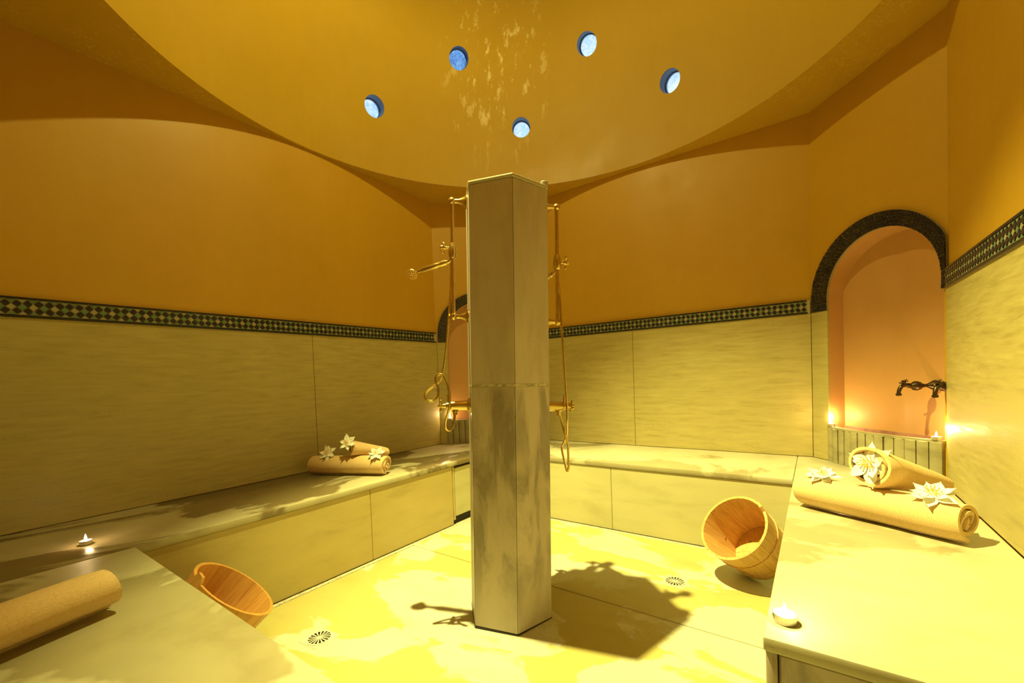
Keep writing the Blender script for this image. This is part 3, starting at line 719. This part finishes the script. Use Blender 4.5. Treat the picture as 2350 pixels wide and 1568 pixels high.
# ------------------------------------------------------------------ drains
def drain(x, y, rz, label):
    t = thing('floor_drain', label, 'drain', (x, y, 0.0005), rz, 'floor drains')
    link('plate', box('plate', (-0.057, -0.057, -0.004), (0.057, 0.057, 0.0022), 0.002, 1), 'drain_metal', t)
    link('well', lathe('well', [(0.0021, 0.048), (0.0026, 0.048)], n=28), 'drain_dark', t)
    bm = bmesh.new(); n = 32
    for r0, r1 in ((0.045, 0.052), (0.0, 0.010)):
        lo = [[bm.verts.new((r*math.cos(2*math.pi*i/n), r*math.sin(2*math.pi*i/n), z)) for i in range(n)] for r, z in ((max(r0, 0.001), 0.0024), (max(r0, 0.001), 0.0045), (r1, 0.0045), (r1, 0.0024))]
        for a in range(4):
            for i in range(n): bm.faces.new((lo[a][i], lo[a][(i+1) % n], lo[(a+1) % 4][(i+1) % n], lo[(a+1) % 4][i]))
    link('ring', bmend(bm, 'ring', False), 'drain_metal', t)
    for k in range(16):
        a = 2*math.pi*k/16; w0, w1 = 0.0014, 0.0038
        c_, s_ = math.cos(a), math.sin(a)
        P = [(0.009*c_+q*s_, 0.009*s_-q*c_) for q in (-w0, w0)]+[(0.046*c_-q*s_, 0.046*s_+q*c_) for q in (-w1, w1)]
        link('spoke', prism('spoke', P, 0.0024, 0.0044), 'drain_metal', t)
drain(1.178, 0.871, 0.1, 'round slotted metal floor drain near the bucket at the left')
drain(2.306, 2.134, 0.0, 'round slotted metal floor drain between the pillar and the right bucket')

# ------------------------------------------------------------------ wooden buckets
def bucket(c, n, R, rb, H, label, mat, roll, lugs):
    n = Vector(n).normalized(); c = Vector(c); x, y, _ = frame_of(n)
    t = thing('wooden_bucket', label, 'bucket', (0, 0, 0), 0, 'wooden buckets')
    rot = Matrix((x, y, n)).transposed().to_4x4() @ Matrix.Rotation(roll, 4, 'Z')
    t.matrix_world = Matrix.Translation(c-n*H) @ rot
    N = 18; th = 0.013
    for k in range(N):
        a0, a1 = 2*math.pi*k/N+0.003, 2*math.pi*(k+1)/N-0.003
        lug = k in lugs; top = H+(0.022 if lug else 0.0)
        bm = bmesh.new(); rows = []
        for z, q in ((0.0, 0), (H*0.5, 0.5), (H, 1.0))+(((top, 1.0+(top-H)/H),) if lug else ()):
            r = rb+(R-rb)*q; ins = 0.22*(a1-a0) if z > H+1e-4 else 0
            ring = []
            for rr in (r, r-th):
                for s in (0, 0.5, 1): 
                    a = a0+ins+(a1-a0-2*ins)*s; ring.append(bm.verts.new((rr*math.cos(a), rr*math.sin(a), z)))
            rows.append([ring[0], ring[1], ring[2], ring[5], ring[4], ring[3]])
        for A, B in zip(rows, rows[1:]):
            for i in range(6): bm.faces.new((A[i], A[(i+1) % 6], B[(i+1) % 6], B[i]))
        bm.faces.new(rows[0]); bm.faces.new(rows[-1])
        link('stave', bmend(bm, 'stave', True, 30), mat, t)
    def hoop(z, hh, name):
        bm = bmesh.new(); m = 40; rr = lambda zz: rb+(R-rb)*zz/H
        pr = ((z, rr(z)-0.001), (z, rr(z)+0.005), (z+hh, rr(z+hh)+0.005), (z+hh, rr(z+hh)-0.001))
        rg = [[bm.verts.new((r*math.cos(2*math.pi*i/m), r*math.sin(2*math.pi*i/m), zz)) for i in range(m)] for zz, r in pr]
        for a in range(4):
            for i in range(m): bm.faces.new((rg[a][i], rg[a][(i+1) % m], rg[(a+1) % 4][(i+1) % m], rg[(a+1) % 4][i]))
        link(name, bmend(bm, name, True, 40), mat, t)
    hoop(H*0.60, 0.007, 'hoop'); hoop(H*0.12, 0.02, 'hoop')
    nb = 4; r = rb-0.011
    for k in range(nb):
        y0, y1 = -r+2*r*k/nb+0.0006, -r+2*r*(k+1)/nb-0.0006; pts = []
        for i in range(9):
            yy = y0+(y1-y0)*i/8; pts.append((math.sqrt(max(r*r-yy*yy, 0)), yy))
        for i in range(8, -1, -1):
            yy = y0+(y1-y0)*i/8; pts.append((-math.sqrt(max(r*r-yy*yy, 0)), yy))
        pts = [p for i, p in enumerate(pts) if (Vector(p)-Vector(pts[i-1])).length > 1e-5]
        link('bottom_board', prism('bottom_board', pts, 0.015, 0.028), mat, t)
    return t
bucket((2.556, 2.28, 0.284), (-0.429, -0.640, 0.638), 0.175, 0.143, 0.268, 'tilted wooden bucket with bright base leaning by the right bench', 'wood_bucket', 0.5, (10,))
bucket((1.005, 0.631, 0.276), (0.301, 0.593, 0.747), 0.170, 0.138, 0.236, 'tilted orange wooden bucket half hidden behind the foreground bench', 'wood_bucket_orange', 0.2, (14,))

# ------------------------------------------------------------------ towels
def roll_mesh(name, length, ra, rz, turns=3.2, th=0.012, taper=1.0, wob=0.004, seed=1, r_in=0.012):
    """a cloth strip wound into a spiral, axis along +x, lying on z=0"""
    rnd = random.Random(seed); NS = int(turns*22); NL = 14
    sp = []
    for i in range(NS+1):
        q = i/NS; a = 2*math.pi*turns*q; r = r_in+(1-r_in-th/ra)*q if False else (r_in/ra+(1-r_in/ra)*q)
        sp.append((a, r))
    outer, inner = [], []
    a_end = sp[-1][0]; ph = -math.pi*0.55-a_end
    bm = bmesh.new(); G = []
    waves = [(rnd.uniform(2, 5), rnd.uniform(0, 6), rnd.uniform(-1, 1)) for _ in range(4)]
    for j in range(NL+1):
        x = length*j/NL; row = []
        k = 1-(1-taper)*j/NL
        endk = 1-0.05*(max(0, 1-j/1.0)+max(0, 1-(NL-j)/1.0))
        w_ = sum(m*math.sin(f*x/length*2+p) for f, p, m in waves)*wob
        for side in (0, 1):
            for (a, r) in sp:
                off = 0.0 if side == 0 else -th/ra
                rr = max(r+off, 0.02)*k*endk*(1+0.02*math.sin(3*a+5*x))
                xj = x+(0.006*math.sin(a*1.3+seed) if j in (0, NL) else 0)
                row.append(bm.verts.new((xj, ra*rr*math.cos(a+ph)+w_, rz*k+rz*rr*math.sin(a+ph))))
        G.append(row)
    n = len(sp)
    for j in range(NL):
        A, B = G[j], G[j+1]
        for i in range(n-1):
            bm.faces.new((A[i], A[i+1], B[i+1], B[i])); bm.faces.new((A[n+i+1], A[n+i], B[n+i], B[n+i+1]))
        bm.faces.new((A[n-1], A[2*n-1], B[2*n-1], B[n-1])); bm.faces.new((A[n], A[0], B[0], B[n]))
    for R_ in (G[0], G[-1]):
        for i in range(n-1): bm.faces.new((R_[i], R_[n+i], R_[n+i+1], R_[i+1]))
    return bmend(bm, name, True, 50)
def towel(loc, rz, me, label, pitch=0.0, cat='towel', group='rolled towels'):
    t = thing('rolled_towel', label, cat, loc, rz, group); t.rotation_euler = (0, pitch, rz)
    link('cloth', me, 'towel', t); return t
def dirang(a, b): return math.atan2(b[1]-a[1], b[0]-a[0])
# right bench
r0, r1 = (2.855, 2.195), (3.315, 1.945)
towel((r0[0], r0[1], ZB+0.001), dirang(r0, r1), roll_mesh('cloth', 0.525, 0.082, 0.070, 3.0, 0.016, seed=2), 'large rolled beige towel lying on the right bench')
towel((3.055, 2.050, ZB+0.134), math.radians(40), roll_mesh('cloth', 0.33, 0.098, 0.084, 1.35, 0.013, taper=0.45, seed=5, r_in=0.075), 'small cone shaped towel resting on the large right towel with a flower in its end', pitch=0.14)
# left bench, middle
m0, m1 = (0.095, 1.49), (0.605, 1.705)
towel((m0[0], m0[1], ZB+0.001), dirang(m0, m1), roll_mesh('cloth', 0.55, 0.074, 0.066, 2.8, 0.016, seed=8), 'rolled towel lying on the left bench beside the wall')
towel((0.375, 1.575, ZB+0.128), math.radians(75), roll_mesh('cloth', 0.26, 0.062, 0.056, 1.6, 0.013, taper=0.6, seed=9, r_in=0.035), 'small towel roll on top of the towel on the left bench', pitch=0.16)
# foreground
l0, l1 = (1.285, 0.215), (1.405, -0.30)
towel((l0[0], l0[1], ZB+0.001), dirang(l0, l1), roll_mesh('cloth', 0.52, 0.070, 0.063, 3.0, 0.016, seed=12), 'rolled towel cut off by the left edge on the foreground bench')

# ------------------------------------------------------------------ flowers
def petal_mesh(L, Wd, curl, seed):
    rnd = random.Random(seed); v = []; f = []; NX, NY = 7, 2
    for i in range(NX+1):
        q = i/NX; w = Wd*math.sin(math.pi*min(q*0.9+0.08, 1.0))**0.8*(1-q**4) if i < NX else 0.0
        for j in range(-NY, NY+1):
            s = j/NY; v.append((0.006+L*q, w*s, curl*L*q*q+0.12*Wd*abs(s)+0.012*L*math.sin(6*q+seed)))
    m = 2*NY+1
    for i in range(NX):
        for j in range(m-1): f.append((i*m+j, i*m+j+1, (i+1)*m+j+1, (i+1)*m+j))
    me = bpy.data.meshes.new('petal'); me.from_pydata(v, [], f)
    bm = bmesh.new(); bm.from_mesh(me); bmesh.ops.solidify(bm, geom=list(bm.faces), thickness=0.0012); bmesh.ops.remove_doubles(bm, verts=bm.verts, dist=1e-6)
    bm.to_mesh(me); bm.free(); me.materials.append(MATS['petal']); shade(me, 60); return me
PET = [petal_mesh(0.046, 0.014, cl, s) for s, cl in enumerate((-0.10, 0.0, 0.12, 0.45, 0.60))]
stm = bmesh.new()
for k in range(14):
    a = k*2.4; rr = 0.0032*math.sqrt(k); tip = Vector((rr*1.5*math.cos(a), rr*1.5*math.sin(a), 0.016-0.004*(k/14)))
    tube_bm(stm, [Vector((rr*0.5*math.cos(a), rr*0.5*math.sin(a), 0)), tip], 0.0009, 5); lathe_bm(stm, ball_prof(0.0019, 0, 4), tip, (0, 0, 1), 6)
STM = bmend(stm, 'stamens'); STM.materials.append(MATS['stamen'])
CALYX = lathe('calyx', [(-0.002, 0.0), (-0.002, 0.006), (0.003, 0.008), (0.005, 0.0)], n=10); CALYX.materials.append(MATS['petal'])
def flower(loc, normal, scale, label, seed):
    rnd = random.Random(seed); t = thing('white_flower', label, 'flower', loc, 0, 'white star flowers')
    n = Vector(normal).normalized(); x, y, d = frame_of(n)
    t.matrix_world = Matrix.Translation(Vector(loc)) @ Matrix((x, y, n)).transposed().to_4x4() @ Matrix.Rotation(rnd.uniform(0, 3), 4, 'Z') @ Matrix.Scale(scale, 4)
    for lay, (cnt, ids, z) in enumerate(((6, (0, 1, 2), 0.0), (5, (2, 3), 0.003))):
        for k in range(cnt):
            o = bpy.data.objects.new('petal', PET[rnd.choice(ids)]); COL.objects.link(o); o.parent = t
            s = rnd.uniform(0.88, 1.1)*(0.82 if lay else 1.0); o.location = (0, 0, z); o.rotation_euler = (rnd.uniform(-.15, .15), 0, 2*math.pi*(k+0.5*lay)/cnt+rnd.uniform(-.1, .1)); o.scale = (s, s, s)
    for nm, me in (('stamens', STM), ('calyx', CALYX)):
        o = bpy.data.objects.new(nm, me); COL.objects.link(o); o.parent = t; o.location = (0, 0, 0.003)
up = Vector((0, 0, 1)); tocam = lambda p: (CAM-Vector(p)).normalized()
def on(p, k): return up*(1-k)+tocam(p)*k
flower((2.925, 2.150, 0.610), (-0.15, -0.35, 0.95), 1.30, 'white flower at the left end of the large right towel', 1)
flower((3.075, 2.065, 0.690), (-0.66, -0.66, 0.35), 1.75, 'large white flower filling the end of the small towel at the right', 2)
flower((3.235, 1.975, 0.612), (-0.10, -0.42, 0.9), 1.45, 'white flower near the spiral end of the large right towel', 3)
flower((0.225, 1.515, 0.610), (0.35, -0.65, 0.62), 1.20, 'white flower at the left end of the towel on the left bench', 4)
flower((0.385, 1.560, 0.685), (0.45, -0.75, 0.45), 1.20, 'topmost white flower on the small towel roll at the left', 5)
flower((0.555, 1.660, 0.608), (0.25, -0.45, 0.82), 1.20, 'white flower at the right end of the towel on the left bench', 6)

# ------------------------------------------------------------------ candles
def tealight(loc, label, power, r=0.020, h=0.016):
    t = thing('tealight_candle', label, 'candle', loc, 0, 'lit tealights')
    link('cup', lathe('cup', [(0.0, 0.0), (0.0, r*0.95), (h, r), (h, r*0.95), (h*0.78, r*0.93), (h*0.78, 0.0)], n=24), 'steel', t)
    link('wax', lathe('wax', [(h*0.7, 0.0), (h*0.7, r*0.9), (h*0.82, r*0.92), (h*0.86, 0.0)], n=20), 'wax', t)
    link('flame', lathe('flame', [(h*0.9, 0.0), (h*0.9+0.004, 0.0034), (h*0.9+0.010, 0.0046), (h*0.9+0.018, 0.003), (h*0.9+0.028, 0.0)], n=12), 'flame', t)
    ld = bpy.data.lights.new('candle_light', 'POINT'); ld.energy = power; ld.color = (1.0, 0.66, 0.28); ld.shadow_soft_size = 0.008
    lo = bpy.data.objects.new('candle_light', ld); COL.objects.link(lo); lo.parent = t; lo.location = (0, 0, h+0.04)
tealight((0.50, 0.295, ZB+0.001), 'lit tealight on the dark left bench above the foreground towel', 0.35)
tealight((2.838, 1.112, ZB+0.001), 'white tealight at the near corner of the right bench', 1.0, 0.026, 0.02)
p = WCR.p(0.145, 0.691, 0.0); tealight(p, 'lit tealight at the left end of the right niche basin', 2.2)
p = WCR.p(0.752, 0.691, 0.002); tealight(p, 'lit tealight at the right end of the right niche basin beside the wall', 2.2)
p = WCL.p(0.10, 0.691, 0.002); tealight(p, 'lit tealight on the basin behind the pillar under the knotted hose', 2.2)

# ------------------------------------------------------------------ pendant lamp up in the dome (gives the main light)
pl = thing('pendant_lamp', 'pendant lamp hanging high in the dome out of view', 'lamp', LAMP)
zc = ZS+math.sqrt(DR*DR-(LAMP.x-DC.x)**2-(LAMP.y-DC.y)**2)
link('cord', lathe('cord', [(0.14, 0.004), (zc-LAMP.z, 0.004)], n=8), 'brown_paint', pl)
bm = bmesh.new(); n = 28
rg = [[bm.verts.new((r*math.cos(2*math.pi*i/n), r*math.sin(2*math.pi*i/n), z)) for i in range(n)] for r, z in ((0.10, 0.0), (0.09, 0.06), (0.05, 0.12), (0.012, 0.15), (0.010, 0.145), (0.046, 0.115), (0.086, 0.058), (0.096, 0.0))]
for a in range(8):
    for i in range(n): bm.faces.new((rg[a][i], rg[a][(i+1) % n], rg[(a+1) % 8][(i+1) % n], rg[(a+1) % 8][i]))
link('shade', bmend(bm, 'shade'), 'brown_paint', pl)
link('bulb', lathe('bulb', ball_prof(0.028, 0.06), n=14), 'bulb', pl)
sd = bpy.data.lights.new('lamp_beam', 'SPOT'); sd.energy = SPOT_W; sd.color = LAMP_COL; sd.spot_size = math.radians(68); sd.spot_blend = 0.75; sd.shadow_soft_size = 0.02
so = bpy.data.objects.new('lamp_beam', sd); COL.objects.link(so); so.parent = pl; so.location = (0, 0, 0.0)
so.rotation_euler = (SPOT_AIM-LAMP).to_track_quat('-Z', 'Y').to_euler()
pd = bpy.data.lights.new('lamp_spill', 'POINT'); pd.energy = SPILL_W; pd.color = LAMP_COL; pd.shadow_soft_size = 0.02
po = bpy.data.objects.new('lamp_spill', pd); COL.objects.link(po); po.parent = pl; po.location = (0, 0, -0.005)
